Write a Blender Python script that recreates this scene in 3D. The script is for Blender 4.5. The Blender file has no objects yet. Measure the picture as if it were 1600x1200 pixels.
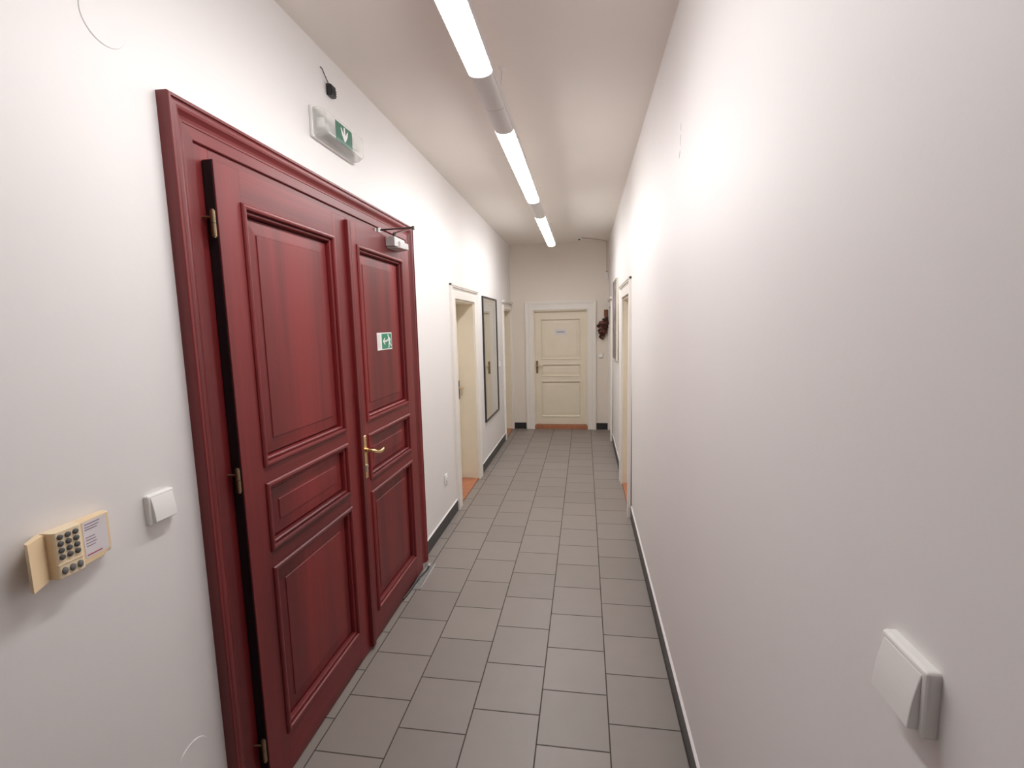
import bpy, bmesh, math, random
from mathutils import Vector, Matrix

random.seed(7)
SC = bpy.context.scene
COL = SC.collection

# ------------------------------------------------------------------ dimensions (metres)
XL, YE, YB, H = -1.204, 7.82, -7.0, 3.027      # left wall plane, end wall, wall behind, ceiling
XR0, XR1 = 0.411, 0.388                        # right wall leans a little (floor / ceiling)
U = 0.303                                      # tile pitch


def xr(z):
    return XR0 + (XR1 - XR0) * z / H


# ------------------------------------------------------------------ materials
def new_mat(name):
    m = bpy.data.materials.new(name)
    m.use_nodes = True
    nt = m.node_tree
    b = nt.nodes['Principled BSDF']
    return m, nt, b


def plain(name, col, rough=0.5, metal=0.0, spec=0.5, bump=0.0, bscale=200.0, var=0.0, vscale=3.0):
    m, nt, b = new_mat(name)
    b.inputs['Base Color'].default_value = (*col, 1)
    b.inputs['Roughness'].default_value = rough
    b.inputs['Metallic'].default_value = metal
    b.inputs['Specular IOR Level'].default_value = spec
    if bump or var:
        tc = nt.nodes.new('ShaderNodeTexCoord')
    if bump:
        n = nt.nodes.new('ShaderNodeTexNoise')
        n.inputs['Scale'].default_value = bscale
        n.inputs['Detail'].default_value = 4
        bp = nt.nodes.new('ShaderNodeBump')
        bp.inputs['Strength'].default_value = bump
        bp.inputs['Distance'].default_value = 0.002
        nt.links.new(tc.outputs['Object'], n.inputs['Vector'])
        nt.links.new(n.outputs['Fac'], bp.inputs['Height'])
        nt.links.new(bp.outputs['Normal'], b.inputs['Normal'])
    if var:
        n2 = nt.nodes.new('ShaderNodeTexNoise')
        n2.inputs['Scale'].default_value = vscale
        n2.inputs['Detail'].default_value = 5
        r = nt.nodes.new('ShaderNodeValToRGB')
        r.color_ramp.elements[0].position = 0.3
        r.color_ramp.elements[1].position = 0.7
        r.color_ramp.elements[0].color = (*[c * (1 - var) for c in col], 1)
        r.color_ramp.elements[1].color = (*[min(1, c * (1 + var)) for c in col], 1)
        nt.links.new(tc.outputs['Object'], n2.inputs['Vector'])
        nt.links.new(n2.outputs['Fac'], r.inputs['Fac'])
        nt.links.new(r.outputs['Color'], b.inputs['Base Color'])
    return m


def wood(name, along, dark, mid, light, rough=0.44):
    """lacquered wood, grain running along the given axis (0 x, 1 y, 2 z)"""
    m, nt, b = new_mat(name)
    L = nt.links
    tc = nt.nodes.new('ShaderNodeTexCoord')

    def noise(sc_along, sc_across, detail, dist=0.0):
        mp = nt.nodes.new('ShaderNodeMapping')
        s = [sc_across] * 3
        s[along] = sc_along
        mp.inputs['Scale'].default_value = s
        n = nt.nodes.new('ShaderNodeTexNoise')
        n.inputs['Scale'].default_value = 1.0
        n.inputs['Detail'].default_value = detail
        n.inputs['Distortion'].default_value = dist
        L.new(tc.outputs['Object'], mp.inputs['Vector'])
        L.new(mp.outputs['Vector'], n.inputs['Vector'])
        return n
    broad = noise(0.35, 8.0, 2.0, 0.25)
    fine = noise(3.0, 150.0, 4.0, 0.2)
    mx = nt.nodes.new('ShaderNodeMix')
    mx.inputs['Factor'].default_value = 0.24
    L.new(broad.outputs['Fac'], mx.inputs[2])
    L.new(fine.outputs['Fac'], mx.inputs[3])
    r = nt.nodes.new('ShaderNodeValToRGB')
    e = r.color_ramp.elements
    e[0].position = 0.32
    e[0].color = (*dark, 1)
    e[1].position = 0.68
    e[1].color = (*light, 1)
    x = e.new(0.5)
    x.color = (*mid, 1)
    L.new(mx.outputs[0], r.inputs['Fac'])
    L.new(r.outputs['Color'], b.inputs['Base Color'])
    b.inputs['Roughness'].default_value = rough
    b.inputs['Specular IOR Level'].default_value = 0.55
    bp = nt.nodes.new('ShaderNodeBump')
    bp.inputs['Strength'].default_value = 0.08
    bp.inputs['Distance'].default_value = 0.001
    L.new(fine.outputs['Fac'], bp.inputs['Height'])
    L.new(bp.outputs['Normal'], b.inputs['Normal'])
    return m


RD, RM, RL = (0.085, 0.0075, 0.0090), (0.155, 0.0120, 0.0135), (0.232, 0.019, 0.0200)
M = {}
M['plaster'] = plain('wall_plaster', (0.785, 0.762, 0.754), 0.55, bump=0.15, bscale=60, var=0.012, vscale=1.3)
M['end_plaster'] = plain('dim_toned_end_wall_plaster', (0.77, 0.71, 0.64), 0.6, bump=0.25, bscale=60, var=0.012, vscale=1.3)  # same plaster as the walls, far end's dim warm light put into colour
M['ceiling'] = plain('ceiling_paint', (0.81, 0.755, 0.70), 0.85, bump=0.15, bscale=45, var=0.012, vscale=1.0)
M['red_v'] = wood('mahogany_upright', 2, RD, RM, RL)
M['red_h'] = wood('mahogany_crosswise', 1, RD, RM, RL)
M['cream'] = plain('cream_door_paint', (0.77, 0.70, 0.57), 0.42, bump=0.05, bscale=25, var=0.02, vscale=6)
M['white_trim'] = plain('white_gloss_paint', (0.80, 0.765, 0.72), 0.42, bump=0.05, bscale=25)
M['threshold'] = plain('orange_wood', (0.42, 0.165, 0.085), 0.4, var=0.15, vscale=14)
M['base'] = plain('anthracite_tile', (0.028, 0.028, 0.028), 0.35, var=0.12, vscale=8)
M['alu'] = plain('satin_aluminium', (0.50, 0.485, 0.475), 0.42, metal=0.35)
M['housing'] = plain('grey_lacquered_metal', (0.66, 0.635, 0.615), 0.45)
M['steel'] = plain('steel', (0.62, 0.61, 0.60), 0.35, metal=0.9)
M['dark_steel'] = plain('dark_steel', (0.09, 0.085, 0.08), 0.4, metal=0.8)
M['brass'] = plain('brass', (0.83, 0.63, 0.33), 0.28, metal=1.0)
M['old_brass'] = plain('aged_brass', (0.30, 0.22, 0.13), 0.35, metal=0.9)
M['bronze'] = plain('dark_bronze', (0.10, 0.08, 0.06), 0.4, metal=0.8)
M['nickel'] = plain('brassy_nickel', (0.72, 0.58, 0.42), 0.3, metal=1.0)
M['white_plastic'] = plain('white_plastic', (0.80, 0.79, 0.77), 0.3)
M['ivory'] = plain('yellowed_plastic', (0.78, 0.60, 0.38), 0.45)
M['ivory_light'] = plain('ivory_plastic', (0.80, 0.66, 0.46), 0.45)
M['rubber_key'] = plain('grey_rubber', (0.085, 0.088, 0.085), 0.55)
M['rubber_big'] = plain('light_grey_rubber', (0.17, 0.17, 0.165), 0.55)
M['key_print'] = plain('pale_key_print', (0.35, 0.35, 0.34), 0.6)
M['paper'] = plain('label_paper', (0.70, 0.66, 0.68), 0.6)
M['ink'] = plain('purple_ink', (0.30, 0.22, 0.30), 0.6)
M['red_ink'] = plain('red_ink', (0.45, 0.10, 0.14), 0.6)
M['black_ink'] = plain('black_ink', (0.03, 0.025, 0.025), 0.6)
M['green'] = plain('sign_green', (0.03, 0.24, 0.13), 0.4)
M['dark_green'] = plain('deep_sign_green', (0.028, 0.135, 0.085), 0.4)
M['sign_white'] = plain('sign_white', (0.80, 0.80, 0.78), 0.4)
M['black'] = plain('black_plastic', (0.012, 0.012, 0.014), 0.4)
M['black_frame'] = plain('black_frame', (0.02, 0.02, 0.02), 0.35)
M['mirror'] = plain('mirror_glass', (0.88, 0.89, 0.87), 0.02, metal=1.0)
M['canvas_edge'] = plain('raw_canvas', (0.76, 0.72, 0.58), 0.8)
M['plate'] = plain('rough_grey_screed', (0.22, 0.215, 0.205), 0.7, bump=0.5, bscale=120, var=0.18, vscale=30)
M['wrap'] = plain('brown_paper_wrap', (0.20, 0.085, 0.045), 0.8, var=0.2, vscale=25)
M['stem'] = plain('dry_stem', (0.36, 0.20, 0.13), 0.8, var=0.2, vscale=30)
M['flower_dark'] = plain('dried_dark_petals', (0.055, 0.018, 0.010), 0.85, var=0.3, vscale=60)
M['flower_mid'] = plain('dried_brown_petals', (0.20, 0.085, 0.065), 0.85, var=0.3, vscale=60)
M['scar'] = plain('bare_plaster', (0.55, 0.53, 0.51), 0.9)
M['grout_dark'] = plain('shadow_gap', (0.02, 0.018, 0.016), 0.8)


def lamp_mat():
    m, nt, b = new_mat('lit_opal_diffuser')
    b.inputs['Base Color'].default_value = (0.9, 0.9, 0.88, 1)
    b.inputs['Emission Color'].default_value = (1.0, 0.988, 0.982, 1)
    b.inputs['Emission Strength'].default_value = 48.5
    b.inputs['Roughness'].default_value = 0.4
    return m


M['lamp'] = lamp_mat()


def clear_mat():
    m, nt, b = new_mat('clear_polycarbonate')
    b.inputs['Base Color'].default_value = (0.93, 0.94, 0.90, 1)
    b.inputs['Roughness'].default_value = 0.12
    b.inputs['IOR'].default_value = 1.45
    b.inputs['Alpha'].default_value = 0.42
    return m


M['clear'] = clear_mat()


def floor_mat():
    m, nt, b = new_mat('taupe_floor_tiles')
    N, L = nt.nodes, nt.links

    def math_(op, a, c=None, v2=None):
        n = N.new('ShaderNodeMath')
        n.operation = op
        if isinstance(a, (int, float)):
            n.inputs[0].default_value = a
        else:
            L.new(a, n.inputs[0])
        if c is not None:
            if isinstance(c, (int, float)):
                n.inputs[1].default_value = c
            else:
                L.new(c, n.inputs[1])
        return n.outputs[0]
    tc = N.new('ShaderNodeTexCoord')
    sp = N.new('ShaderNodeSeparateXYZ')
    L.new(tc.outputs['Object'], sp.inputs[0])
    cx = math_('DIVIDE', math_('ADD', sp.outputs['X'], 3.679 * U), U)
    i = math_('FLOOR', cx)
    fx = math_('SUBTRACT', cx, i)
    odd = math_('FLOORED_MODULO', i, 2.0)                 # i = 0 is the first full column
    off = math_('ADD', math_('MULTIPLY', odd, 0.52), math_('MULTIPLY', i, -0.0145))
    cy = math_('SUBTRACT', math_('DIVIDE', sp.outputs['Y'], U), math_('ADD', off, 0.344))
    j = math_('FLOOR', cy)
    fy = math_('SUBTRACT', cy, j)
    dx = math_('MINIMUM', fx, math_('SUBTRACT', 1.0, fx))
    dy = math_('MINIMUM', fy, math_('SUBTRACT', 1.0, fy))
    d = math_('MINIMUM', dx, dy)
    # narrow grout with a soft edge
    mr = N.new('ShaderNodeMapRange')
    mr.inputs['From Min'].default_value = 0.0070
    mr.inputs['From Max'].default_value = 0.0110
    L.new(d, mr.inputs['Value'])
    cmb = N.new('ShaderNodeCombineXYZ')
    L.new(i, cmb.inputs[0])
    L.new(j, cmb.inputs[1])
    wn = N.new('ShaderNodeTexWhiteNoise')
    L.new(cmb.outputs[0], wn.inputs['Vector'])
    ns = N.new('ShaderNodeTexNoise')
    ns.inputs['Scale'].default_value = 9.0
    ns.inputs['Detail'].default_value = 6.0
    L.new(tc.outputs['Object'], ns.inputs['Vector'])
    mixv = math_('ADD', math_('MULTIPLY', wn.outputs['Value'], 0.55), math_('MULTIPLY', ns.outputs['Fac'], 0.45))
    r = N.new('ShaderNodeValToRGB')
    r.color_ramp.elements[0].color = (0.222, 0.195, 0.178, 1)
    r.color_ramp.elements[1].color = (0.280, 0.247, 0.225, 1)
    L.new(mixv, r.inputs['Fac'])
    mx = N.new('ShaderNodeMix')
    mx.data_type = 'RGBA'
    mx.inputs[6].default_value = (0.055, 0.043, 0.036, 1)
    L.new(mr.outputs['Result'], mx.inputs['Factor'])
    L.new(r.outputs['Color'], mx.inputs[7])
    L.new(mx.outputs[2], b.inputs['Base Color'])
    rr = N.new('ShaderNodeMapRange')
    rr.inputs['To Min'].default_value = 0.8
    rr.inputs['To Max'].default_value = 0.42
    L.new(mr.outputs['Result'], rr.inputs['Value'])
    L.new(rr.outputs['Result'], b.inputs['Roughness'])
    bp = N.new('ShaderNodeBump')
    bp.inputs['Strength'].default_value = 0.5
    bp.inputs['Distance'].default_value = 0.002
    L.new(mr.outputs['Result'], bp.inputs['Height'])
    L.new(bp.outputs['Normal'], b.inputs['Normal'])
    return m


M['tiles'] = floor_mat()


def painting_mat():
    m, nt, b = new_mat('abstract_painting')
    tc = nt.nodes.new('ShaderNodeTexCoord')
    mp = nt.nodes.new('ShaderNodeMapping')
    mp.inputs['Scale'].default_value = (1, 2.2, 3.2)
    n = nt.nodes.new('ShaderNodeTexNoise')
    n.inputs['Scale'].default_value = 1.6
    n.inputs['Detail'].default_value = 5
    n.inputs['Distortion'].default_value = 0.8
    r = nt.nodes.new('ShaderNodeValToRGB')
    e = r.color_ramp.elements
    e[0].position, e[0].color = 0.3, (0.085, 0.070, 0.075, 1)
    e[1].position, e[1].color = 0.72, (0.42, 0.37, 0.37, 1)
    x = e.new(0.45)
    x.color = (0.16, 0.14, 0.12, 1)
    x = e.new(0.58)
    x.color = (0.27, 0.21, 0.26, 1)
    L = nt.links
    L.new(tc.outputs['Object'], mp.inputs['Vector'])
    L.new(mp.outputs['Vector'], n.inputs['Vector'])
    L.new(n.outputs['Fac'], r.inputs['Fac'])
    L.new(r.outputs['Color'], b.inputs['Base Color'])
    b.inputs['Roughness'].default_value = 0.6
    return m


M['painting'] = painting_mat()


# ------------------------------------------------------------------ mesh building
class Frame:
    """local wall frame: a along the wall, b up, c out of the wall"""
    def __init__(s, o, u, n):
        s.o, s.u, s.n = Vector(o), Vector(u), Vector(n)

    def __call__(s, a, b, c):
        return s.o + s.u * a + Vector((0, 0, b)) + s.n * c


LEFT = Frame((XL, 0, 0), (0, 1, 0), (1, 0, 0))
RIGHT = Frame((0.401, 0, 0), (0, 1, 0), (-1, 0, 0))
END = Frame((0, YE, 0), (1, 0, 0), (0, -1, 0))
WORLD = Frame((0, 0, 0), (1, 0, 0), (0, 1, 0))   # a = x, b = z, c = y


class MB:
    def __init__(s, fr=None):
        s.bm = bmesh.new()
        s.fr = fr or WORLD
        s.mi = 0

    def face(s, vs, mi=None, smooth=False):
        try:
            f = s.bm.faces.new(vs)
        except ValueError:
            return None
        f.material_index = s.mi if mi is None else mi
        f.smooth = smooth
        return f

    def v(s, a, b, c):
        return s.bm.verts.new(s.fr(a, b, c))

    def box(s, a0, a1, b0, b1, c0, c1, bev=0.0, seg=2, mi=None):
        vs = [s.v(a, b, c) for a in (a0, a1) for b in (b0, b1) for c in (c0, c1)]
        fs = [s.face([vs[i] for i in q], mi) for q in
              ((0, 1, 3, 2), (4, 6, 7, 5), (0, 4, 5, 1), (2, 3, 7, 6), (0, 2, 6, 4), (1, 5, 7, 3))]
        if bev:
            es = {e for f in fs for e in f.edges}
            r = bmesh.ops.bevel(s.bm, geom=list(es), offset=bev, segments=seg, affect='EDGES', profile=0.5, clamp_overlap=True)
            for f in r['faces']:
                f.material_index = s.mi if mi is None else mi
        return s

    def hexa(s, pts, mi=None, bev=0.0, seg=2):
        """8 corner points (a,b,c): back 4 then front 4, same winding"""
        vs = [s.v(*p) for p in pts]
        fs = [s.face([vs[i] for i in q], mi) for q in
              ((0, 1, 2, 3), (4, 5, 6, 7), (0, 1, 5, 4), (1, 2, 6, 5), (2, 3, 7, 6), (3, 0, 4, 7))]
        if bev:
            es = {e for f in fs for e in f.edges}
            bmesh.ops.bevel(s.bm, geom=list(es), offset=bev, segments=seg, affect='EDGES', profile=0.5, clamp_overlap=True)
        return s

    def prism(s, poly, axis, t0, t1, mi=None, smooth=False):
        """poly of 2D points extruded along axis 'a','b' or 'c'"""
        def p(q, t):
            if axis == 'a':
                return s.v(t, q[0], q[1])      # poly in (b, c)
            if axis == 'b':
                return s.v(q[0], t, q[1])      # poly in (a, c)
            return s.v(q[0], q[1], t)          # poly in (a, b)
        A = [p(q, t0) for q in poly]
        B = [p(q, t1) for q in poly]
        n = len(poly)
        for k in range(n):
            s.face([A[k], A[(k + 1) % n], B[(k + 1) % n], B[k]], mi, smooth)
        s.face(A[::-1], mi)
        s.face(B, mi)
        return s

    def rings(s, loops, mi=None, cap=True, smooth=True, closed=True):
        """skin successive loops of points (world positions already in frame coords)"""
        R = [[s.v(*p) for p in lp] for lp in loops]
        n = len(R[0])
        for A, B in zip(R, R[1:]):
            for k in range(n if closed else n - 1):
                s.face([A[k], A[(k + 1) % n], B[(k + 1) % n], B[k]], mi, smooth)
        if cap:
            s.face(R[0][::-1], mi)
            s.face(R[-1], mi)
        return s

    def tube(s, pts, r, n=8, mi=None, smooth=True):
        """tube along world-space points; r number or list"""
        P = [Vector(p) for p in pts]
        R = r if isinstance(r, (list, tuple)) else [r] * len(P)
        prev = None
        loops = []
        for k, p in enumerate(P):
            d = (P[min(k + 1, len(P) - 1)] - P[max(k - 1, 0)]).normalized()
            if prev is None:
                x = d.orthogonal().normalized()
            else:
                x = (prev - d * prev.dot(d)).normalized()
            prev = x
            y = d.cross(x)
            loops.append([s.bm.verts.new(p + (x * math.cos(t) + y * math.sin(t)) * R[k])
                          for t in (2 * math.pi * q / n for q in range(n))])
        for A, B in zip(loops, loops[1:]):
            for k in range(n):
                s.face([A[k], A[(k + 1) % n], B[(k + 1) % n], B[k]], mi, smooth)
        s.face(loops[0][::-1], mi)
        s.face(loops[-1], mi)
        return s

    def cyl(s, p0, p1, r, n=20, mi=None):
        """hard-ended cylinder between world points"""
        p0, p1 = Vector(p0), Vector(p1)
        return s.tube([p0, p1], r, n, mi)

    def blob(s, c, r, mi=None, sub=1, sc=(1, 1, 1), jit=0.0):
        rr = bmesh.ops.create_icosphere(s.bm, subdivisions=sub, radius=1.0)
        for v in rr['verts']:
            k = 1 + random.uniform(-jit, jit)
            v.co = Vector((v.co.x * r * sc[0] * k, v.co.y * r * sc[1] * k, v.co.z * r * sc[2] * k)) + Vector(c)
            for f in v.link_faces:
                f.material_index = s.mi if mi is None else mi
                f.smooth = True
        return s

    # ---- joinery
    def casing(s, a0, a1, zt, prof, z0=0.0, mv=0, mh=0, smooth=False):
        """architrave round an opening: prof = closed loop of (outward, height)"""
        n = len(prof)
        st = []
        st.append([s.v(a0 - q, z0, h) for q, h in prof])
        st.append([s.v(a0 - q, zt + q, h) for q, h in prof])
        st.append([s.v(a1 + q, zt + q, h) for q, h in prof])
        st.append([s.v(a1 + q, z0, h) for q, h in prof])
        for k, m_ in ((0, mv), (1, mh), (2, mv)):
            for i in range(n):
                s.face([st[k][i], st[k][(i + 1) % n], st[k + 1][(i + 1) % n], st[k + 1][i]], m_, smooth)
        s.face(st[0], mv)
        s.face(st[3][::-1], mv)
        return s

    def rect_ring(s, a0, a1, b0, b1, prof, mv=0, mh=0, close=True):
        """moulding round a panel: prof = (inward, height) points, closed if close"""
        L = []
        for a, b, sa, sb in ((a0, b0, 1, 1), (a1, b0, -1, 1), (a1, b1, -1, -1), (a0, b1, 1, -1)):
            L.append([s.v(a + sa * q, b + sb * q, h) for q, h in prof])
        n = len(prof)
        for k in range(4):
            A, B = L[k], L[(k + 1) % 4]
            for i in range(n if close else n - 1):
                s.face([A[i], A[(i + 1) % n], B[(i + 1) % n], B[i]], mh if k in (0, 2) else mv)
        return s

    def raised(s, a0, a1, b0, b1, cb, ce, cf, bw, mi=0, groove=0.0):
        """raised and fielded panel: back cb, edge height ce, field height cf, bevel width bw"""
        lp = []
        for q, c in (((0, cb), (0, cb + .002), (groove, cb + .002), (groove, ce)) if groove else ((0, cb), (0, ce))) + ((groove + 0.004, ce), (bw - 0.004, cf - 0.0035), (bw, cf - 0.0035), (bw + 0.002, cf)):
            lp.append([(a0 + q, b0 + q, c), (a1 - q, b0 + q, c), (a1 - q, b1 - q, c), (a0 + q, b1 - q, c)])
        s.rings(lp, mi, True, False)
        return s

    def obj(s, name, mats, parent=None, bev=0.0, base=None):
        bmesh.ops.recalc_face_normals(s.bm, faces=s.bm.faces[:])
        for e in s.bm.edges:
            if len(e.link_faces) == 2 and e.calc_face_angle(0) > math.radians(42):
                e.smooth = False
        off = Vector((0, 0, 0))
        if parent is not None:
            p = parent
            while p is not None:
                off += p.location
                p = p.parent
        elif base is not None:
            off = Vector(base)
        if off.length:
            bmesh.ops.translate(s.bm, verts=s.bm.verts[:], vec=-off)
        me = bpy.data.meshes.new(name)
        s.bm.to_mesh(me)
        s.bm.free()
        for m in (mats if isinstance(mats, (list, tuple)) else [mats]):
            me.materials.append(M[m])
        o = bpy.data.objects.new(name, me)
        COL.objects.link(o)
        if parent is not None:
            o.parent = parent
        elif base is not None:
            o.location = off
        if bev:
            md = o.modifiers.new('edge', 'BEVEL')
            md.width = bev
            md.segments = 2
            md.limit_method = 'ANGLE'
            md.angle_limit = math.radians(40)
        return o


def tag(o, label, cat=None, group=None, kind=None):
    if label:
        o['label'] = label
    if cat:
        o['category'] = cat
    if group:
        o['group'] = group
    if kind:
        o['kind'] = kind
    return o


def empty(name, loc, label, cat, group=None, kind=None):
    o = bpy.data.objects.new(name, None)
    o.empty_display_size = 0.05
    o.location = loc
    COL.objects.link(o)
    return tag(o, label, cat, group, kind)


# ------------------------------------------------------------------ openings
RED = dict(a0=1.374, a1=3.133, zt=2.318)
DA = dict(a0=4.34, a1=5.13, zt=1.995)            # left wall, nearer white door
DB = dict(a0=7.055, a1=7.75, zt=1.985)            # left wall, far white door
DC = dict(a0=4.31, a1=5.09, zt=1.99)             # right wall, nearer white door
DD = dict(a0=7.09, a1=7.75, zt=1.985)            # right wall, far white door
DE = dict(a0=-0.83, a1=0.05, zt=1.975)           # end wall


def wall_with_holes(name, face, y0, y1, holes, thick, label):
    """face(z, y) -> x of the visible face; thick: signed thickness away from the room"""
    mb = MB()

    def blk(ya, yb, za, zb):
        pts = []
        for d in (thick, 0.0):
            pts += [(face(za) + d, za, ya), (face(za) + d, za, yb), (face(zb) + d, zb, yb), (face(zb) + d, zb, ya)]
        mb.hexa(pts)
    y = y0
    for h in holes:
        blk(y, h['a0'], 0, H)
        blk(h['a0'], h['a1'], h['zt'], H)
        y = h['a1']
    blk(y, y1, 0, H)
    bmesh.ops.remove_doubles(mb.bm, verts=mb.bm.verts[:], dist=1e-5)
    return tag(mb.obj(name, 'plaster'), label, 'wall', None, 'structure')


wall_with_holes('wall_left', lambda z: XL, YB, YE, [RED, DA, DB], -0.45,
                'long white plaster wall on the left, holding the mahogany double door')
wall_with_holes('wall_right', xr, YB, YE, [DC, DD], 0.45,
                'long bare white plaster wall along the right side of the corridor')
mb = MB()
mb.box(XL - 0.45, DE['a0'], 0, H, YE, YE + 0.3)
mb.box(DE['a1'], xr(0) + 0.45, 0, H, YE, YE + 0.3)
mb.box(DE['a0'], DE['a1'], DE['zt'], H, YE, YE + 0.3)
tag(mb.obj('wall_back', 'end_plaster'), 'white end wall closing the corridor around the cream panelled door', 'wall', None, 'structure')
mb = MB()
mb.box(XL - 0.45, xr(0) + 0.45, 0, H, YB - 0.2, YB)
tag(mb.obj('wall_front', 'plaster'), 'plain white wall behind the viewer closing the near end', 'wall', None, 'structure')
mb = MB()
mb.box(XL - 0.45, xr(0) + 0.45, -0.1, 0, YB - 0.2, YE + 0.3)
tag(mb.obj('floor', 'tiles'), 'taupe square floor tiles laid in running bond with dark joints', 'floor', None, 'structure')
mb = MB()
mb.box(XL - 0.45, xr(0) + 0.45, H, H + 0.1, YB - 0.2, YE + 0.3)
tag(mb.obj('ceiling', 'ceiling'), 'flat white ceiling above the corridor', 'ceiling', None, 'structure')

# baseboards: dark tiles with a pale mortar edge on top
CW = 0.135                                        # casing width of the white doors
for side, spans, lab in (
        ('left', ((YB, 1.272), (3.235, DA['a0'] - CW), (DA['a1'] + CW, DB['a0'] - 0.069)), 'dark grey tile skirting along the foot of the left wall'),
        ('right', ((YB, DC['a0'] - CW), (DC['a1'] + CW, DD['a0'] - 0.069)), 'dark grey tile skirting along the foot of the right wall')):
    mb = MB()
    for (ya, yb) in spans:
        # split into single tiles with hairline joints
        n = max(1, round((yb - ya) / 0.30))
        for k in range(n):
            p, q = ya + (yb - ya) * k / n, ya + (yb - ya) * (k + 1) / n - 0.002
            if side == 'left':
                mb.box(XL - 0.001, XL + 0.010, 0.001, 0.106, p, q, mi=0)
                mb.hexa([(XL - .001, .106, p), (XL - .001, .106, q + .002), (XL - .001, .116, q + .002), (XL - .001, .116, p),
                         (XL + .010, .106, p), (XL + .010, .106, q + .002), (XL + .002, .113, q + .002), (XL + .002, .113, p)], mi=1)
            else:
                x = xr(0.05)
                mb.box(x - 0.009, x + 0.002, 0.001, 0.104, p, q, mi=0)
                mb.hexa([(x + .003, .104, p), (x + .003, .104, q + .002), (x + .003, .118, q + .002), (x + .003, .118, p),
                         (x - .010, .104, p), (x - .010, .104, q + .002), (x - .003, .113, q + .002), (x - .003, .113, p)], mi=1)
    tag(mb.obj('baseboard_' + side, ['base', 'plaster']), lab, 'skirting', None, 'structure')
mb = MB(END)
mb.box(XL + 0.012, DE['a0'] - 0.145, 0.001, 0.106, -0.001, 0.010)
mb.box(DE['a1'] + 0.135, xr(0) - 0.014, 0.001, 0.106, -0.001, 0.010)
tag(mb.obj('baseboard_back', ['base']), 'short black tile skirting either side of the end door', 'skirting', None, 'structure')

# ------------------------------------------------------------------ red double door
d1 = empty('door_1', (XL, (RED['a0'] + RED['a1']) / 2, 0),
           'big dark red mahogany double door with moulded frame on the left wall', 'door', None, 'structure')
RV, RH = ['red_v', 'red_h'], None
mb = MB(LEFT)
prof = [(0, -0.02), (0, 0.015), (0.003, 0.018), (0.038, 0.018), (0.040, 0.020), (0.046, 0.0205), (0.054, 0.0235), (0.061, 0.029),
        (0.067, 0.0345), (0.074, 0.0365), (0.083, 0.0365), (0.089, 0.034), (0.0905, 0.034), (0.091, 0.039), (0.0985, 0.039), (0.1015, 0.036), (0.102, 0.0)]
prof[0] = (0, 0.0)
mb.casing(RED['a0'], RED['a1'], RED['zt'], prof, 0.001, 0, 1)
arch = mb.obj('architrave', ['red_v', 'red_h'], d1)
mb = MB(LEFT)
FT = 0.064
mb.box(RED['a0'], RED['a0'] + FT, 0.001, RED['zt'], -0.14, 0.009, mi=0)
mb.box(RED['a1'] - FT, RED['a1'], 0.001, RED['zt'], -0.14, 0.009, mi=0)
mb.box(RED['a0'] + FT, RED['a1'] - FT, RED['zt'] - 0.075, RED['zt'], -0.14, 0.009, mi=1)
mb.obj('door_frame', ['red_v', 'red_h'], d1, 0.0015)

CF, CBK = 0.049, 0.0105           # leaf face and leaf back
LZ0, LZ1 = 0.008, 2.275
MOULD = [(-0.005, CF - 0.001), (-0.005, CF + 0.004), (-0.001, CF + 0.009), (0.006, CF + 0.0105), (0.012, CF + 0.0085), (0.0145, CF + 0.003),
         (0.0155, CF - 0.010), (0.0185, CF - 0.010), (0.019, CF - 0.0025), (0.024, CF - 0.0030), (0.0275, CF - 0.007), (0.029, CF - 0.019), (0.029, CF - 0.034), (-0.005, CF - 0.034)]



def red_leaf(y0, y1, p0, p1, rows, hinge_y, hs):
    leaf_mb = MB(LEFT)
    # stiles
    leaf_mb.box(y0, p0, LZ0, LZ1, CBK, CF, 0.0025, 2, 0)
    leaf_mb.box(p1, y1, LZ0, LZ1, CBK, CF, 0.0025, 2, 0)
    zs = [LZ0] + [z for r in rows for z in r] + [LZ1]
    for k in range(0, len(zs), 2):
        leaf_mb.box(p0 - 0.001, p1 + 0.001, zs[k], zs[k + 1], CBK + 0.001, CF - 0.0004, 0, 2, 1)
    leaf = leaf_mb.obj('door_leaf', ['red_v', 'red_h'], d1)
    for (za, zb) in rows:
        m = MB(LEFT)
        m.rect_ring(p0, p1, za, zb, MOULD, 0, 1)
        m.obj('panel_moulding', ['red_v', 'red_h'], leaf)
        m = MB(LEFT)
        m.raised(p0 + 0.012, p1 - 0.012, za + 0.012, zb - 0.012, CBK + 0.0005, CF - 0.0225, CF - 0.0165, 0.074, 0, 0.0245)
        m.obj('panel', ['red_v'], leaf)
    for z0, z1 in hs:
        m = MB(LEFT)
        c = 0.041 if hinge_y < (y0 + y1) / 2 else 0.029
        zm = z0 + (z1 - z0) * 0.52
        m.cyl(LEFT(hinge_y, z0, c), LEFT(hinge_y, zm - 0.001, c), 0.0075, 16)
        m.cyl(LEFT(hinge_y, zm + 0.001, c), LEFT(hinge_y, z1, c), 0.0075, 16)
        m.cyl(LEFT(hinge_y, z1, c), LEFT(hinge_y, z1 + 0.004, c), 0.005, 16)
        m.cyl(LEFT(hinge_y, z0 - 0.004, c), LEFT(hinge_y, z0, c), 0.005, 16)
        sg = 1 if hinge_y < (y0 + y1) / 2 else -1
        m.cyl(LEFT(hinge_y, z0 + .02, c), LEFT(hinge_y + sg * 0.012, z0 + .02, c - 0.004), 0.004, 10)
        m.cyl(LEFT(hinge_y, z1 - .02, c), LEFT(hinge_y - sg * 0.006, z1 - .02, 0.008), 0.004, 10)
        o = m.obj('hinge', ['old_brass'], leaf)
        o['label'] = 'brass barrel hinge'
    return leaf


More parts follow.
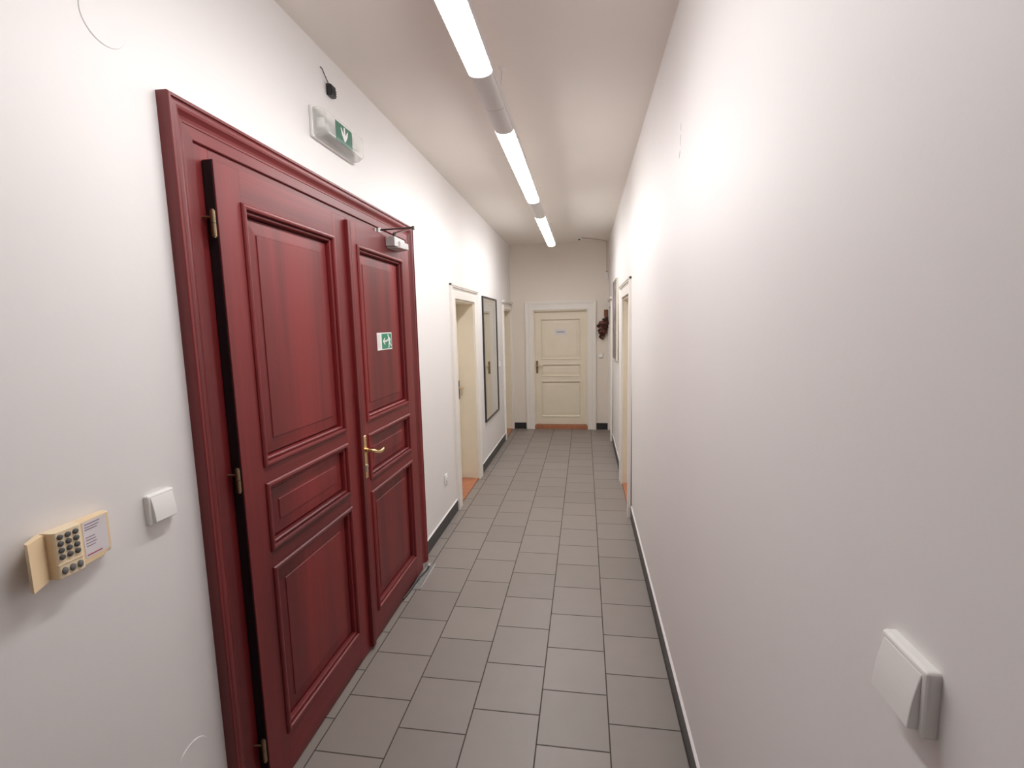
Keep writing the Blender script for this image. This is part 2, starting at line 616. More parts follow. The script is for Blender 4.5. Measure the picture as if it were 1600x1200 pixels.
HS = ((2.035, 2.115), (1.190, 1.270), (0.168, 0.252))
ROWS_L = ((0.172, 0.850), (0.921, 1.174), (1.242, 2.163))
ROWS_R = ((0.160, 0.846), (0.921, 1.165), (1.242, 2.161))
leafL = red_leaf(1.4085, 2.249, 1.522, 2.122, ROWS_L, 1.3965, HS)
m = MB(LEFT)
m.box(1.4066, 1.4084, 0.012, 2.271, 0.012, 0.0445)  # black strip added to paint the shade on the leaf's hinge side
o = m.obj('edge_shade_strip', ['black'], leafL)
o['label'] = 'black strip standing for shade on the leaf edge'
leafR = red_leaf(2.251, 3.090, 2.354, 2.960, ROWS_R, 3.1015, HS)
m = MB(LEFT)                                       # cover strip over the meeting stiles
m.prism([(2.233, CF), (2.233, CF + 0.018), (2.2355, CF + 0.021), (2.252, CF + 0.022), (2.256, CF + 0.0195), (2.259, CF + 0.0205),
         (2.266, CF + 0.018), (2.271, CF + 0.010), (2.275, CF + 0.004), (2.275, CF)], 'b', 0.02, 2.262)
m.obj('astragal', ['red_v'], leafR)
m = MB(LEFT)
m.box(2.2885, 2.3205, 0.942, 1.172, CF, CF + 0.006, 0.003, 3)
m.cyl(LEFT(2.3045, 1.155, CF + 0.005), LEFT(2.3045, 1.155, CF + 0.0072), 0.004, 12)
m.cyl(LEFT(2.3045, 0.957, CF + 0.005), LEFT(2.3045, 0.957, CF + 0.0072), 0.004, 12)
o = m.obj('handle_plate', ['brass'], leafR)
o['label'] = 'brass backplate'
m = MB(LEFT)
m.prism([(2.3045 + 0.009 * math.cos(t), 1.010 + 0.009 * math.sin(t)) for t in [k * math.pi / 8 for k in range(16)]], 'c', CF + 0.005, CF + 0.012)
m.box(2.2985, 2.3105, 0.976, 1.008, CF + 0.005, CF + 0.011, 0.002, 2)
o = m.obj('lock_cylinder', ['steel'], leafR)
o['label'] = 'steel lock cylinder'
m = MB(LEFT)
zl = 1.095
m.cyl(LEFT(2.3045, zl, CF + 0.004), LEFT(2.3045, zl, CF + 0.018), 0.0125, 18)
pts = [LEFT(2.3045, zl, CF + 0.016), LEFT(2.3045, zl - 0.001, CF + 0.040), LEFT(2.309, zl - 0.004, CF + 0.050), LEFT(2.320, zl - 0.010, CF + 0.055),
       LEFT(2.340, zl - 0.017, CF + 0.057), LEFT(2.365, zl - 0.022, CF + 0.057), LEFT(2.392, zl - 0.023, CF + 0.056), LEFT(2.414, zl - 0.019, CF + 0.054), LEFT(2.424, zl - 0.016, CF + 0.051)]
m.tube(pts, [0.0085, 0.0085, 0.009, 0.0088, 0.0085, 0.0095, 0.0105, 0.0105, 0.006], 14)
o = m.obj('lever_handle', ['brass'], leafR)
o['label'] = 'curved brass lever'

# ---- exit sign sticker on the right leaf panel
SG = CF - 0.0165
es = empty('exit_sign', LEFT(2.672, 1.660, SG), 'small green running man exit sign with left arrow stuck on the red door panel', 'sign')
m = MB(LEFT)
sa0, sa1, sb0, sb1 = 2.569, 2.776, 1.608, 1.709
m.box(sa0, sa1, sb0, sb1, SG, SG + 0.002, 0)
m.obj('sign_board', ['sign_white'], es)
m = MB(LEFT)
g0 = sa0 + 0.062
m.box(g0, sa1 - 0.006, sb0 + 0.006, sb1 - 0.006, SG + 0.002, SG + 0.0026)
m.obj('green_field', ['green'], es)
m = MB(LEFT)
c0, c1 = SG + 0.0026, SG + 0.0031


def sx(a):
    return sa0 + a * (sa1 - sa0)


def sy(b):
    return sb0 + b * (sb1 - sb0)


def poly(mbx, pts, ca, cb, mi=None):
    mbx.prism([(sx(a), sy(b)) for a, b in pts], 'c', ca, cb, mi)


poly(m, [(.36, .50), (.50, .72), (.52, .64), (.455, .545), (.655, .545), (.655, .45), (.455, .45), (.52, .35), (.50, .27)], c0, c1)
m.obj('arrow', ['sign_white'], es)
m = MB(LEFT)
m.prism([(sx(.735) + .0075 * math.cos(k * math.pi / 7), sy(.83) + .0075 * math.sin(k * math.pi / 7)) for k in range(14)], 'c', c0, c1)
poly(m, [(.72, .74), (.79, .78), (.87, .62), (.85, .42), (.77, .40), (.74, .58)], c0, c1)     # torso
poly(m, [(.72, .74), (.74, .68), (.70, .56), (.64, .60), (.62, .56), (.70, .49), (.745, .56)], c0, c1)   # front arm
poly(m, [(.79, .78), (.87, .66), (.92, .56), (.90, .50), (.84, .62)], c0, c1)                 # rear arm
poly(m, [(.77, .42), (.84, .40), (.80, .25), (.80, .10), (.70, .10), (.70, .14), (.755, .16), (.74, .28)], c0, c1)  # front leg
poly(m, [(.80, .40), (.86, .43), (.90, .30), (.955, .22), (.94, .17), (.86, .26)], c0, c1)    # rear leg
m.obj('running_figure', ['sign_white'], es)
m = MB(LEFT)
poly(m, [(.03, .10), (.03, .90), (.20, .90), (.20, .10)], SG + .002, SG + .0024)
o = m.obj('door_pictogram', ['paper'], es)

# ---- door closer at the top of the right leaf
dc = empty('door_closer', LEFT(2.81, 2.212, CF), 'small grey metal door closer with folding arm at top of the red door', 'door closer')
m = MB(LEFT)
m.box(2.725, 2.890, 2.214, 2.270, CF, CF + 0.058, 0.004, 2)
m.hexa([(2.745, 2.206, CF), (2.925, 2.206, CF), (2.925, 2.252, CF), (2.745, 2.252, CF),
        (2.790, 2.210, CF + 0.066), (2.905, 2.214, CF + 0.074), (2.905, 2.250, CF + 0.074), (2.790, 2.250, CF + 0.066)], bev=0.003)
m.obj('closer_body', ['alu'], dc)
m = MB(LEFT)
m.cyl(LEFT(2.79, 2.268, CF + 0.032), LEFT(2.79, 2.298, CF + 0.032), 0.010, 14)
m.obj('spindle', ['dark_steel'], dc)
EL = Vector((-0.972, 2.70, 2.302))
m = MB()


def bar(mbx, p, q, w, t):
    p, q = Vector(p), Vector(q)
    d = (q - p).normalized()
    s_ = d.cross(Vector((0, 0, 1))).normalized()
    vs = []
    for z in (-t / 2, t / 2):
        for pt, e in ((p, -1), (q, 1)):
            for sg in (1, -1):
                vs.append(mbx.bm.verts.new(pt + s_ * w / 2 * sg * e + Vector((0, 0, z))))
    for f in ((0, 1, 2, 3), (4, 5, 6, 7), (0, 1, 5, 4), (1, 2, 6, 5), (2, 3, 7, 6), (3, 0, 4, 7)):
        mbx.face([vs[i] for i in f])


bar(m, LEFT(2.79, 2.299, CF + 0.032), EL + Vector((0, 0, -0.002)), 0.018, 0.005)
m.obj('closer_arm', ['steel'], dc)
m = MB()
PV = LEFT(2.690, 2.300, 0.030)
m.cyl(PV, EL + Vector((0, 0, 0.005)), 0.0045, 10)
m.cyl(EL + Vector((0, 0, -0.009)), EL + Vector((0, 0, 0.012)), 0.008, 14)
m.obj('closer_arm', ['dark_steel'], dc)
m = MB(LEFT)
m.box(2.672, 2.712, 2.283, 2.312, 0.009, 0.014, 0.002)
m.cyl(LEFT(2.690, 2.286, 0.027), LEFT(2.690, 2.312, 0.027), 0.012, 16)
m.box(2.682, 2.698, 2.290, 2.308, 0.012, 0.027)
m.obj('arm_bracket', ['steel'], dc)

# ---- door floor plate with metal lip, cable and bracket at the door foot
fp = empty('floor_plate', (-1.13, 3.0, 0), 'rough grey floor plate with bright metal lip under the red door corner', 'floor plate')
m = MB()
m.box(-1.199, -1.097, 0.0, 0.0045, 2.834, 3.172)
m.obj('screed_patch', ['plate'], fp)
m = MB()
m.box(-1.097, -1.088, 0.0, 0.008, 2.832, 3.174, 0.001)
m.box(-1.199, -1.097, 0.0, 0.0055, 2.829, 2.834)
o = m.obj('edge_strip', ['steel'], fp)
o['label'] = 'bright metal edge strip'
m = MB()
pts = [(-1.128, 3.128, .009), (-1.121, 3.105, .009), (-1.124, 3.070, .009), (-1.132, 3.02, .009), (-1.139, 2.96, .009), (-1.143, 2.90, .009), (-1.147, 2.84, .009),
       (-1.149, 2.80, .006), (-1.151, 2.76, .006), (-1.156, 2.70, .006)]
m.tube([(a, b, c + .003) for a, b, c in pts], 0.0065, 8)
tag(m.obj('cable', ['black'], None, 0, (-1.13, 2.9, 0)), 'short black cable lying on the floor plate at the red door foot', 'cable')
br = MB()
br.box(-1.150, -1.118, 0.0045, 0.020, 3.118, 3.160, 0.003)
br.cyl((-1.142, 3.138, 0.018), (-1.142, 3.138, 0.027), 0.010, 14)
br.box(-1.146, -1.132, 0.0045, 0.014, 2.96, 3.12, 0.003)
tag(br.obj('door_stop', ['steel'], None, 0, (-1.134, 3.05, 0.0045)), 'pale metal door stop bracket on the floor plate beside the cable', 'door stop')

# ------------------------------------------------------------------ white painted doors
WPROF = [(0, 0.0), (0, 0.016), (0.004, 0.020), (0.070, 0.020), (0.074, 0.0175), (0.080, 0.0175), (0.084, 0.021), (0.100, 0.022),
         (0.104, 0.026), (0.118, 0.028), (0.130, 0.028), (0.135, 0.024), (0.135, 0.0)]


def white_door(name, fr, D, depth, label, handle_a, cw=1.0, cornice=True, thr=0.02, plate='bronze', rows=((0.2, 0.80), (0.90, 1.09), (1.19, 1.84)), far=1.0):
    o = empty(name, fr((D['a0'] + D['a1']) / 2, 0, 0), label, 'door', None, 'structure')
    a0, a1, zt = D['a0'], D['a1'], D['zt']
    m = MB(fr)
    m.casing(a0, a1, zt, [(q * cw, h) for q, h in WPROF], 0.001)
    if cornice:
        m.box(a0 - 0.125 * cw, a1 + 0.125 * cw, zt + 0.100, zt + 0.112, 0.0, 0.034, 0.002)
        m.box(a0 - 0.135 * cw, a1 + 0.135 * cw, zt + 0.112, zt + 0.135, 0.0, 0.040, 0.003)
    m.obj('architrave', ['white_trim'], o)
    m = MB(fr)                                     # lining of the reveal
    t = 0.018
    m.box(a0, a0 + t, thr, zt, -depth - 0.08, 0.001)
    m.box(a1 - t, a1, thr, zt, -depth - 0.08, 0.001)
    m.box(a0 + t, a1 - t, zt - t, zt, -depth - 0.08, 0.001)
    m.obj('door_lining', ['cream'], o)
    m = MB(fr)
    m.box(a0, a1, 0.0, thr, -depth - 0.08, 0.002, 0.002)
    th = m.obj('threshold', ['threshold'], o)
    th['label'] = 'orange brown wooden threshold'
    m = MB(fr)
    cf = -depth
    l0, l1, z0, z1 = a0 + t, a1 - t, thr + 0.006, zt - t
    st = 0.095
    m.box(l0, l0 + st, z0, z1, cf - 0.04, cf, 0.002)
    m.box(l1 - st, l1, z0, z1, cf - 0.04, cf, 0.002)
    zs = [z0] + [z for r in rows for z in r] + [z1]
    for k in range(0, len(zs), 2):
        m.box(l0 + st - .001, l1 - st + .001, zs[k], zs[k + 1], cf - 0.04, cf - 0.0003)
    lf = m.obj('door_leaf', ['cream'], o)
    for za, zb in rows:
        m = MB(fr)
        m.rect_ring(l0 + st, l1 - st, za, zb, [(-0.006, cf - .001), (-0.006, cf + .006), (0.0, cf + .009), (0.008, cf + .007), (0.013, cf + .001), (0.018, cf - .004),
                                               (0.024, cf - .012), (0.024, cf - .016), (-.006, cf - .016)])
        m.obj('panel_moulding', ['cream'], lf)
        m = MB(fr)
        m.raised(l0 + st + .01, l1 - st - .01, za + .01, zb - .01, cf - .036, cf - .020, cf - .012, 0.05)
        m.obj('panel', ['cream'], lf)
    if handle_a is not None:
        m = MB(fr)
        m.box(handle_a - 0.018, handle_a + 0.018, 0.935, 1.145, cf, cf + 0.006, 0.003)
        q = m.obj('handle_plate', [plate], lf)
        q['label'] = 'dark bronze backplate'
        sg = -1 if handle_a > (a0 + a1) / 2 else 1
        sg *= far
        m = MB(fr)
        z = 1.06
        m.tube([fr(handle_a, z, cf + .003), fr(handle_a, z, cf + .045), fr(handle_a + sg * .012, z, cf + .055), fr(handle_a + sg * .06, z - .002, cf + .056), fr(handle_a + sg * .11, z + .004, cf + .054)],
               [.010, .009, .010, .009, .008], 12)
        q = m.obj('lever_handle', ['nickel'], lf)
        q['label'] = 'pale brass lever'
    return o


white_door('door_2', LEFT, DA, 0.178, 'white framed door in a deep reveal just past the red double door', 5.068)
white_door('door_3', LEFT, DB, 0.26, 'white framed doorway in the far left corner beyond the wall mirror', None, 0.5)
white_door('door_4', RIGHT, DC, 0.178, 'white framed door in the right wall, before the painting', 5.03)
white_door('door_5', RIGHT, DD, 0.20, 'white framed doorway in the far right corner beyond the painting', None, 0.5)
white_door('door_6', END, DE, 0.055, 'cream panelled door with white frame closing the far end', DE['a0'] + 0.047, 1.03, False, 0.066, 'old_brass',
           rows=((0.2, 0.80), (0.885, 1.085), (1.17, 1.83)), far=1.0)

# name plate on the end door
np_ = empty('name_plate', END(-0.387, 1.612, -0.067), 'small pale name plate with a dark line on the cream end door', 'sign')
m = MB(END)
cp = -0.055 - 0.012
m.box(-0.482, -0.292, 1.566, 1.662, cp, cp + 0.0025, 0.0008)
m.obj('plate', ['paper'], np_)
m = MB(END)
x = -0.452
for w in (.012, .009, .014, .008, .012, .010, .013, .009, .008, .012):
    m.box(x, x + w * .85, 1.608, 1.6225, cp + 0.0025, cp + 0.0029)
    x += w + .0025
m.obj('lettering', ['black_ink'], np_)

# ------------------------------------------------------------------ mirror
mi_ = empty('wall_mirror', LEFT(6.02, 0.56, 0), 'tall black framed mirror hanging on the left wall past the first white door', 'mirror')
ma0, ma1, mz0, mz1 = 5.575, 6.47, 0.565, 2.095
m = MB(LEFT)
m.rect_ring(ma0, ma1, mz0, mz1, [(0, 0.001), (0, 0.018), (0.002, 0.020), (0.020, 0.020), (0.022, 0.017), (0.022, 0.001)])
m.obj('mirror_frame', ['black_frame'], mi_)
m = MB(LEFT)
m.box(ma0 + .020, ma1 - .020, mz0 + .020, mz1 - .020, 0.002, 0.012)
m.obj('mirror_glass', ['mirror'], mi_)

# ------------------------------------------------------------------ painting on the right wall
pt = empty('canvas_painting', RIGHT(6.08, 1.288, 0), 'tall dark abstract canvas hanging on the right wall before the far doorway', 'painting')
m = MB(RIGHT)
m.box(5.74, 6.42, 1.29, 2.262, 0.0085, 0.030, 0.002)
m.obj('stretched_canvas', ['canvas_edge'], pt)
m = MB(RIGHT)
m.box(5.742, 6.418, 1.292, 2.260, 0.030, 0.0315)
m.obj('painted_front', ['painting'], pt)


# ------------------------------------------------------------------ luminaires
def luminaire(y0, y1, e0, e1, wires, label):
    xc, zt, zb, hw = -0.4265, 2.838, 2.789, 0.0525
    o = empty('linear_luminaire', (xc, (y0 + y1) / 2, zb), label, 'ceiling light', 'linear ceiling luminaires in a row')

    def arc(w, d, n=12):
        up = 0.0008
        return [(xc + w * math.cos(math.pi + math.pi * k / n), zb + d * math.sin(math.pi + math.pi * k / n)) for k in range(n + 1)] + [(xc + w, zb + up), (xc - w, zb + up)]
    m = MB()
    body = [(xc - hw, zb + .0008), (xc + hw, zb + .0008), (xc + hw, zt - .006), (xc + hw - .006, zt), (xc - hw + .006, zt), (xc - hw, zt - .006)]
    m.prism(body, 'c', y0, y1)
    m.obj('housing', ['housing'], o)
    m = MB()
    # poly for 'c' axis is (a, b) = (x, z)
    m.prism(arc(0.0495, 0.021), 'c', e0, e1, None, True)
    q = m.obj('diffuser', ['lamp'], o)
    q['label'] = 'glowing white diffuser'
    for (p, q2) in ((y0 + .001, e0), (e1, y1 - .001)):
        if q2 - p > 0.005:
            m = MB()
            m.prism(arc(0.0505, 0.022), 'c', p, q2, None, True)
            m.obj('end_cover', ['housing'], o)
    for (wy, wx) in wires:
        m = MB()
        m.tube([(xc, wy, zt - .002), (wx, wy, H - 0.004)], 0.0012, 6)
        m.obj('suspension_wire', ['steel'], o)
        m = MB()
        m.tube([(wx, wy, H - 0.014), (wx, wy, H - 0.004), (wx, wy, H)], [0.006, 0.016, 0.018], 18)
        m.obj('ceiling_cup', ['white_plastic'], o)
    return o


luminaire(0.55, 2.404, 0.85, 2.088, ((0.8, -.43),), 'nearest glowing tube luminaire, cut off by the top of the view')  # out-of-view part of the diffuser shortened to keep the near walls dimmer
luminaire(2.406, 4.517, 2.696, 4.200, ((2.54, -.405),), 'middle glowing tube luminaire of the ceiling row')
luminaire(4.519, 6.510, 4.812, 6.468, ((4.60, -.40), (6.3, -.42)), 'farthest glowing tube luminaire near the end door')


# ------------------------------------------------------------------ small wall fittings
def rocker_switch(fr, a0, a1, b0, b1, label, nm='light_switch', rot=0.0):
    o = empty(nm, fr((a0 + a1) / 2, (b0 + b1) / 2, 0), label, 'light switch', 'white light switches')
    m = MB(fr)
    m.box(a0, a1, b0, b1, -0.004, 0.016, 0.005, 3)
    m.obj('switch_plate', ['white_plastic'], o)
    m = MB(fr)
    i = 0.0075
    prof = []
    # rocker: curved face, bottom pressed out
    n = 8
    for k in range(n + 1):
        t = k / n
        b = b0 + i + (b1 - b0 - 2 * i) * t
        c = 0.0275 - 0.0110 * t + 0.0022 * math.sin(math.pi * t)
        prof.append((b, c))
    prof = prof + [(b1 - i, 0.010), (b0 + i, 0.010)]
    m.prism(prof, 'a', a0 + i, a1 - i, None, False)
    m.obj('rocker', ['white_plastic'], o, 0.0015)
    return o


rocker_switch(LEFT, 1.088, 1.172, 1.203, 1.287, 'white rocker light switch on the left wall between keypad and red door')
rocker_switch(RIGHT, 0.560, 0.646, 1.240, 1.325, 'large white rocker light switch on the bare right wall in the foreground')
rocker_switch(END, 0.225, 0.297, 1.185, 1.254, 'tiny white light switch right of the end door, below the dried flowers')
rocker_switch(LEFT, 6.60, 6.66, 1.165, 1.235, 'tiny white light switch between the wall mirror and the far left doorway')

# socket low on the left wall
so = empty('wall_socket', LEFT(3.87, 0.42, 0), 'small white wall socket low on the left wall beside the red door', 'socket')
m = MB(LEFT)
m.box(3.832, 3.908, 0.385, 0.462, 0.0, 0.012, 0.004, 3)
m.obj('socket_plate', ['white_plastic'], so)
m = MB(LEFT)
m.cyl(LEFT(3.87, 0.424, 0.010), LEFT(3.87, 0.424, 0.020), 0.027, 24)
m.obj('socket_insert', ['white_plastic'], so)
m = MB(LEFT)
for da in (-0.0095, 0.0095):
    m.cyl(LEFT(3.87 + da, 0.424, 0.0195), LEFT(3.87 + da, 0.424, 0.0203), 0.0028, 10)
m.obj('socket_holes', ['black'], so)

# ---- alarm keypad
kp = empty('alarm_keypad', LEFT(0.87, 1.25, 0), 'yellowed ivory alarm keypad with dark round keys on the left wall', 'keypad')
m = MB(LEFT)
KB0, KB1 = 1.190, 1.296
m.box(0.825, 0.972, KB0 + .004, KB1 - .002, -0.004, 0.022, 0.003)
# right wing that carries the printed label, sloping to the wall, lower corner cut off
m.rings([[(0.893, KB0, .004), (0.950, KB0, .004), (0.972, KB0 + .020, .004), (0.972, KB1, .004), (0.893, KB1, .004)],
         [(0.893, KB0, .034), (0.944, KB0 + .001, .030), (0.968, KB0 + .020, .027), (0.968, KB1, .027), (0.893, KB1, .034)]], None, True, False)
m.obj('case', ['ivory'], kp, 0.002)
m = MB(LEFT)
# raised key block
m.prism([(0.829, 0.010), (0.831, 0.041), (0.835, 0.045), (0.884, 0.045), (0.890, 0.041), (0.893, 0.032), (0.893, 0.010)], 'b', KB0, KB1 + .002)
m.obj('key_block', ['ivory_light'], kp, 0.0015)
m = MB(LEFT)
# door of the keypad standing open on the left
m.prism([(0.778, 0.050), (0.8215, 0.027), (0.826, 0.024), (0.826, 0.008), (0.820, 0.010), (0.783, 0.034)], 'b', KB0 - .001, KB1 + .001)
o = m.obj('flap', ['ivory'], kp)
o['label'] = 'flap standing open'
for r_ in range(4):
    for c_ in range(3):
        m = MB(LEFT)
        a, b = 0.8425 + c_ * 0.0165, 1.2855 - r_ * 0.0155
        lp = []
        for rr, cc in ((0.0060, 0.044), (0.0060, 0.0475), (0.0045, 0.0490), (0.0015, 0.0494)):
            lp.append([(a + rr * math.cos(t), b + rr * 1.0 * math.sin(t), cc) for t in [2 * math.pi * k / 18 for k in range(18)]])
        m.rings(lp)
        m.obj('key', ['rubber_key'], kp)
for c_ in range(3):
    m = MB(LEFT)
    a, b = 0.844 + c_ * 0.0165, 1.2065
    lp = []
    for rr, cc in ((0.0062, 0.044), (0.0062, 0.0475), (0.0048, 0.0490), (0.0015, 0.0494)):
        lp.append([(a + rr * math.cos(t), b + rr * 1.35 * math.sin(t), cc) for t in [2 * math.pi * k / 18 for k in range(18)]])
    m.rings(lp)
    o = m.obj('key', ['rubber_big'], kp)
    o['label'] = 'larger grey function key'
m = MB(LEFT)
m.box(0.832, 0.887, 1.2215, 1.2235, 0.044, 0.0462)
m.obj('ridge', ['ivory_light'], kp)
m = MB(LEFT)


def lab_c(a):
    return 0.034 - (a - 0.893) * (0.007 / 0.075)


def lquad(mbx, a0, a1, b0, b1, up):
    mbx.hexa([(a0, b0, lab_c(a0) - .001), (a1, b0, lab_c(a1) - .001), (a1, b1, lab_c(a1) - .001), (a0, b1, lab_c(a0) - .001),
              (a0, b0, lab_c(a0) + up), (a1, b0, lab_c(a1) + up), (a1, b1, lab_c(a1) + up), (a0, b1, lab_c(a0) + up)])


lquad(m, 0.900, 0.960, 1.205, 1.292, 0.0007)
m.obj('label_paper', ['paper'], kp)
m = MB(LEFT)
for b, w in ((1.2855, .038), (1.2785, .036), (1.2725, .030)):
    lquad(m, 0.905, 0.905 + w, b - .0011, b + .0011, 0.0012)
for b, w in ((1.2535, .022), (1.2465, .024), (1.2395, .026), (1.2325, .022)):
    lquad(m, 0.905, 0.905 + w, b - .0009, b + .0009, 0.0012)
m.obj('printed_lines', ['ink'], kp)
m = MB(LEFT)
lquad(m, 0.904, 0.942, 1.2095, 1.2125, 0.0012)
m.obj('printed_mark', ['red_ink'], kp)

# ---- emergency light above the red door
el = empty('emergency_light', LEFT(2.26, 2.66, 0), 'clear plastic emergency light with green down arrow sign above the red door', 'emergency light')
m = MB(LEFT)
EA0, EA1, EB0, EB1 = 2.072, 2.468, 2.590, 2.724
m.box(EA0, EA1, EB0, EB1, 0.0, 0.016, 0.005, 3)
m.obj('base', ['white_plastic'], el)
m = MB(LEFT)


def rrect(a0, a1, b0, b1, r, c, n=5):
    out = []
    for (ca, cb, t0) in ((a1 - r, b1 - r, 0), (a0 + r, b1 - r, 90), (a0 + r, b0 + r, 180), (a1 - r, b0 + r, 270)):
        for k in range(n + 1):
            t = math.radians(t0 + 90 * k / n)
            out.append((ca + r * math.cos(t), cb + r * math.sin(t), c))
    return out


lp = []
for ins, c, r in ((0.003, 0.016, .020), (0.003, 0.030, .020), (0.007, 0.046, .020), (0.017, 0.066, .018), (0.0215, 0.0715, .016), (0.028, 0.074, .014), (0.034, 0.0745, .012)):
    lp.append(rrect(EA0 + ins, EA1 - ins, EB0 + ins * .8, EB1 - ins * .8, r, c))
m.rings(lp)
m.obj('cover', ['clear'], el)
m = MB(LEFT)
m.cyl(LEFT(2.12, 2.660, 0.036), LEFT(2.43, 2.660, 0.036), 0.008, 12)
m.obj('tube', ['sign_white'], el)
for qa in (2.105, 2.43):
    m = MB(LEFT)
    m.box(qa, qa + .014, 2.640, 2.680, 0.0165, 0.050, 0.002)
    m.obj('tube_holder', ['white_plastic'], el)
m = MB(LEFT)
m.hexa([(2.165, 2.6185, 0.0745), (2.322, 2.6185, 0.0745), (2.322, 2.692, 0.0745), (2.165, 2.692, 0.0745),
        (2.165, 2.6185, 0.0757), (2.322, 2.6185, 0.0757), (2.322, 2.692, 0.0757), (2.165, 2.692, 0.0757)])
m.hexa([(2.165, 2.6185, 0.0747), (2.322, 2.6185, 0.0747), (2.322, 2.607, 0.0735), (2.165, 2.607, 0.0735),
        (2.165, 2.6185, 0.0757), (2.322, 2.6185, 0.0757), (2.322, 2.606, 0.0745), (2.165, 2.606, 0.0745)])
bmesh.ops.remove_doubles(m.bm, verts=m.bm.verts[:], dist=1e-3)
o = m.obj('green_sign', ['dark_green'], el)
o['label'] = 'green pictogram film'
m = MB(LEFT)
ca, cb_ = 2.247, 2.652
for pl in ([(-.006, .034), (.006, .034), (.008, -.004), (0, -.034), (-.008, -.004)],
           [(-.034, .022), (-.030, .026), (-.008, -.002), (0, -.034), (-.012, -.022), (-.028, .000)],
           [(.034, .022), (.030, .026), (.008, -.002), (0, -.034), (.012, -.022), (.028, .000)]):
    m.prism([(ca + a, cb_ + b) for a, b in pl], 'c', 0.0755, 0.0763)
m.obj('down_arrow', ['sign_white'], el)

# ---- black connector hanging from the wall by its lead
bc = empty('cable_connector', LEFT(2.27, 2.87, 0), 'small black plug box hanging on its lead above the emergency light', 'connector')
m = MB(LEFT)
m.hexa([(2.238, 2.838, .001), (2.292, 2.838, .001), (2.292, 2.892, .001), (2.238, 2.892, .001),
        (2.240, 2.836, .026), (2.288, 2.836, .026), (2.288, 2.888, .026), (2.240, 2.888, .026)], bev=0.005, seg=2)
for k in range(3):
    m.box(2.243, 2.287, 2.846 + k * .010, 2.849 + k * .010, 0.025, 0.028)
m.obj('plug_body', ['black'], bc)
m = MB()
m.tube([LEFT(2.198, 2.945, -.004), LEFT(2.200, 2.935, .008), LEFT(2.210, 2.915, .012), LEFT(2.232, 2.898, .012), LEFT(2.248, 2.886, .012)], 0.0022, 8)
m.obj('lead', ['black'], bc)

# ---- round junction box covers painted over
for (a, b, r, lab) in ((1.136, 2.522, 0.060, 'faint round painted junction cover high on the left wall, above keypad'),
                       (1.150, 0.418, 0.060, 'faint round painted junction cover low on the left wall beside the door frame')):
    m = MB(LEFT)
    lp = []
    for rr, c in ((r, -0.002), (r, 0.0006), (r - .0016, 0.0022), (r * .3, 0.0022)):
        lp.append([(a + rr * math.cos(t), b + rr * math.sin(t), c) for t in [2 * math.pi * k / 48 for k in range(48)]])
    m.rings(lp, None, True, False)
    tag(m.obj('junction_cover', ['plaster'], None, 0, LEFT(a, b, 0)), lab, 'junction cover', 'painted junction covers')

# ---- plaster scar high on the right wall
m = MB()
for (y, z0, z1, dy) in ((2.118, 2.50, 2.53, 0.0), (2.122, 2.445, 2.49, 0.004), (2.130, 2.405, 2.430, 0.02)):
    zc = (z0 + z1) / 2
    m.tube([(xr(z1), y, z1), (xr(zc) - .0006, y + dy / 2, zc), (xr(z0), y + dy, z0)], 0.0011, 6)
tag(m.obj('plaster_scratch', ['scar'], None, 0, (xr(2.46), 2.12, 2.46)), 'short grey scratch in the plaster high on the right wall', 'scratch')

# ---- detector on the ceiling with its cable and junction box in the far right corner
m = MB()
m.tube([(-0.07, 7.396, H), (-0.07, 7.396, H - .012), (-0.07, 7.396, H - .022)], [0.045, 0.043, 0.030], 24, 0)
m.tube([(-0.07, 7.396, H - .021), (-0.07, 7.396, H - .034), (-0.07, 7.396, H - .040)], [0.018, 0.016, 0.006], 16, 1)
tag(m.obj('ceiling_detector', ['white_plastic', 'bronze'], None, 0, (-0.07, 7.396, H)), 'small round detector with dark centre on the ceiling near the end wall', 'detector')
m = MB()
m.tube([(-0.03, 7.41, H - .005), (0.10, 7.50, H - .006), (0.25, 7.65, H - .006), (0.352, 7.795, H - .006), (0.356, 7.812, H - .012), (0.356, 7.812, 2.90), (0.357, 7.812, 2.56)], 0.0035, 8)
tag(m.obj('cable', ['stem'], None, 0, (0.3, 7.8, 2.9)), 'thin dark cable running from ceiling detector down the far right corner', 'cable')
bx = empty('junction_box', END(0.352, 2.49, 0), 'small white junction box on end wall below the corner cable', 'junction box')
m = MB(END)
m.box(0.325, 0.378, 2.440, 2.545, -0.004, 0.030, 0.004)
m.obj('box_body', ['white_trim'], bx)
m = MB(END)
m.box(0.346, 0.366, 2.545, 2.560, 0.003, 0.020, 0.002)
m.obj('gland', ['bronze'], bx)

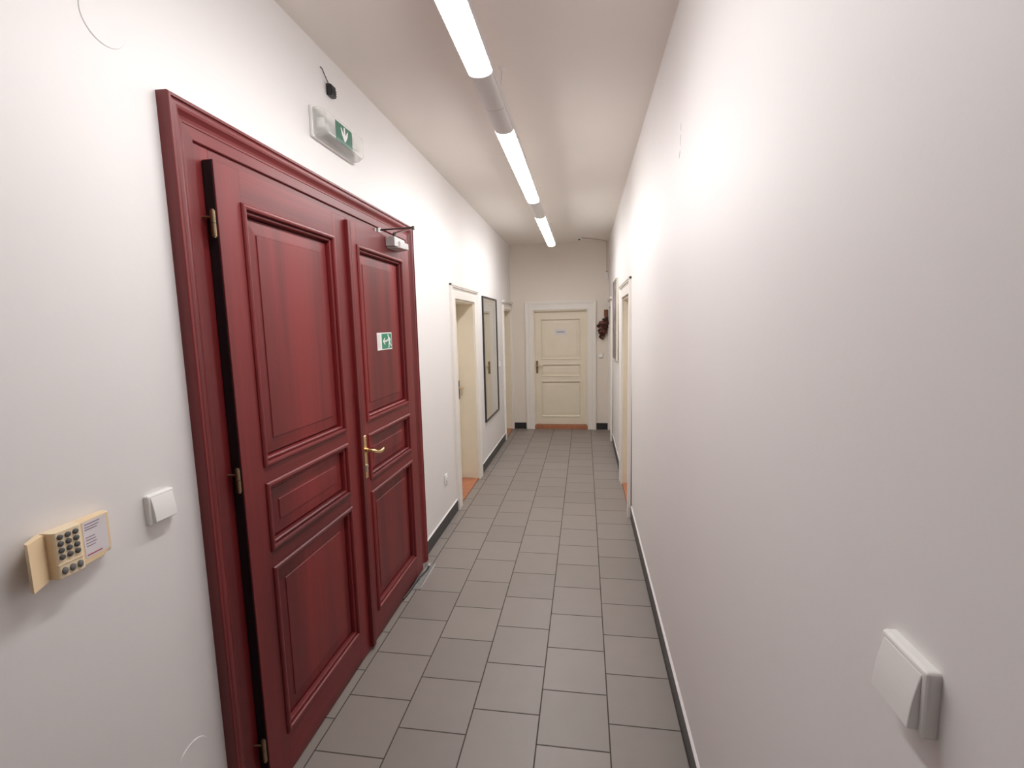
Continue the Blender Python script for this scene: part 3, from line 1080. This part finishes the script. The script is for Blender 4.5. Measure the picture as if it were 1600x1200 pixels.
# ------------------------------------------------------------------ dried flowers on the end wall
fb = empty('dried_flower_bunch', END(0.32, 1.70, 0.0), 'bunch of dried brown flowers hanging upside down right of the end door', 'dried flowers')
random.seed(11)
m = MB()
tip = END(0.352, 1.955, 0.03)
for k in range(15):
    a = 0.30 + random.uniform(-.055, .06)
    z = random.uniform(1.55, 1.75)
    m.tube([tip + Vector((random.uniform(-.02, .02), random.uniform(-.012, .012), 0)), END(0.345 + random.uniform(-.012, .012), 1.84, 0.035), END((a + .32) / 2, (z + 1.84) / 2, 0.045), END(a, z, random.uniform(.03, .07))], 0.0028, 5)
m.obj('stems', ['stem'], fb)
m = MB(END)
m.prism([(0.312, .012), (0.322, .045), (0.345, .055), (0.372, .045), (0.380, .012), (0.345, .004)], 'b', 1.845, 1.955)
m.obj('wrapping', ['wrap'], fb)
for k in range(72):
    t = random.random()
    z = 1.825 - 0.32 * t
    wv = 0.034 + 0.052 * math.sin(math.pi * min(1, t * 1.05 + .12))
    ca = 0.338 - 0.066 * t
    a = ca + random.uniform(-wv, wv)
    a = min(a, 0.372)
    c = random.uniform(0.024, 0.085)
    m = MB()
    dark = random.random() < 0.62
    r = random.uniform(0.013, 0.022)
    p = END(a, z, c)
    m.blob(p, r, 0, 2, (1, .8, 1.25), 0.28)
    for q in range(6):
        ang = random.uniform(0, 6.28)
        d = Vector((math.cos(ang), random.uniform(-.7, .3), math.sin(ang))) * r * 1.05
        m.blob(p + d, r * .42, 0, 1, (1, .6, 1.3), 0.25)
    m.obj('flower_head', ['flower_dark' if dark else 'flower_mid'], fb)

# ------------------------------------------------------------------ camera
F_PX, PIT, YAW, ROL = 740.05, math.radians(6.965), math.radians(8.782), math.radians(-1.335)
cy, sy_ = math.cos(YAW), math.sin(YAW)
cp_, sp_ = math.cos(PIT), math.sin(PIT)
r_ = Vector((cy, sy_, 0))
f_ = Vector((-sy_ * cp_, cy * cp_, -sp_))
u_ = Vector((-sy_ * sp_, cy * sp_, cp_))
cr, sr = math.cos(ROL), math.sin(ROL)
ix = r_ * cr + u_ * sr
iy = -r_ * sr + u_ * cr
cam = bpy.data.cameras.new('camera')
cam.sensor_fit = 'HORIZONTAL'
cam.sensor_width = 36.0
cam.lens = 36.0 * F_PX / 1600.0
cam.clip_start = 0.02
co = bpy.data.objects.new('camera', cam)
co.matrix_world = Matrix(((ix.x, iy.x, -f_.x, 0), (ix.y, iy.y, -f_.y, 0), (ix.z, iy.z, -f_.z, 5.708 * U), (0, 0, 0, 1)))
COL.objects.link(co)
SC.camera = co

# ------------------------------------------------------------------ world, colour management
w = bpy.data.worlds.new('world')
SC.world = w
w.use_nodes = True
w.node_tree.nodes['Background'].inputs['Color'].default_value = (0.02, 0.02, 0.02, 1)
SC.view_settings.view_transform = 'Standard'
SC.view_settings.look = 'None'
SC.view_settings.gamma = 1.0
SC.view_settings.exposure = 0.0
SC.view_settings.use_curve_mapping = False
SC.cycles.max_bounces = 14
SC.cycles.diffuse_bounces = 8
SC.cycles.use_denoising = True
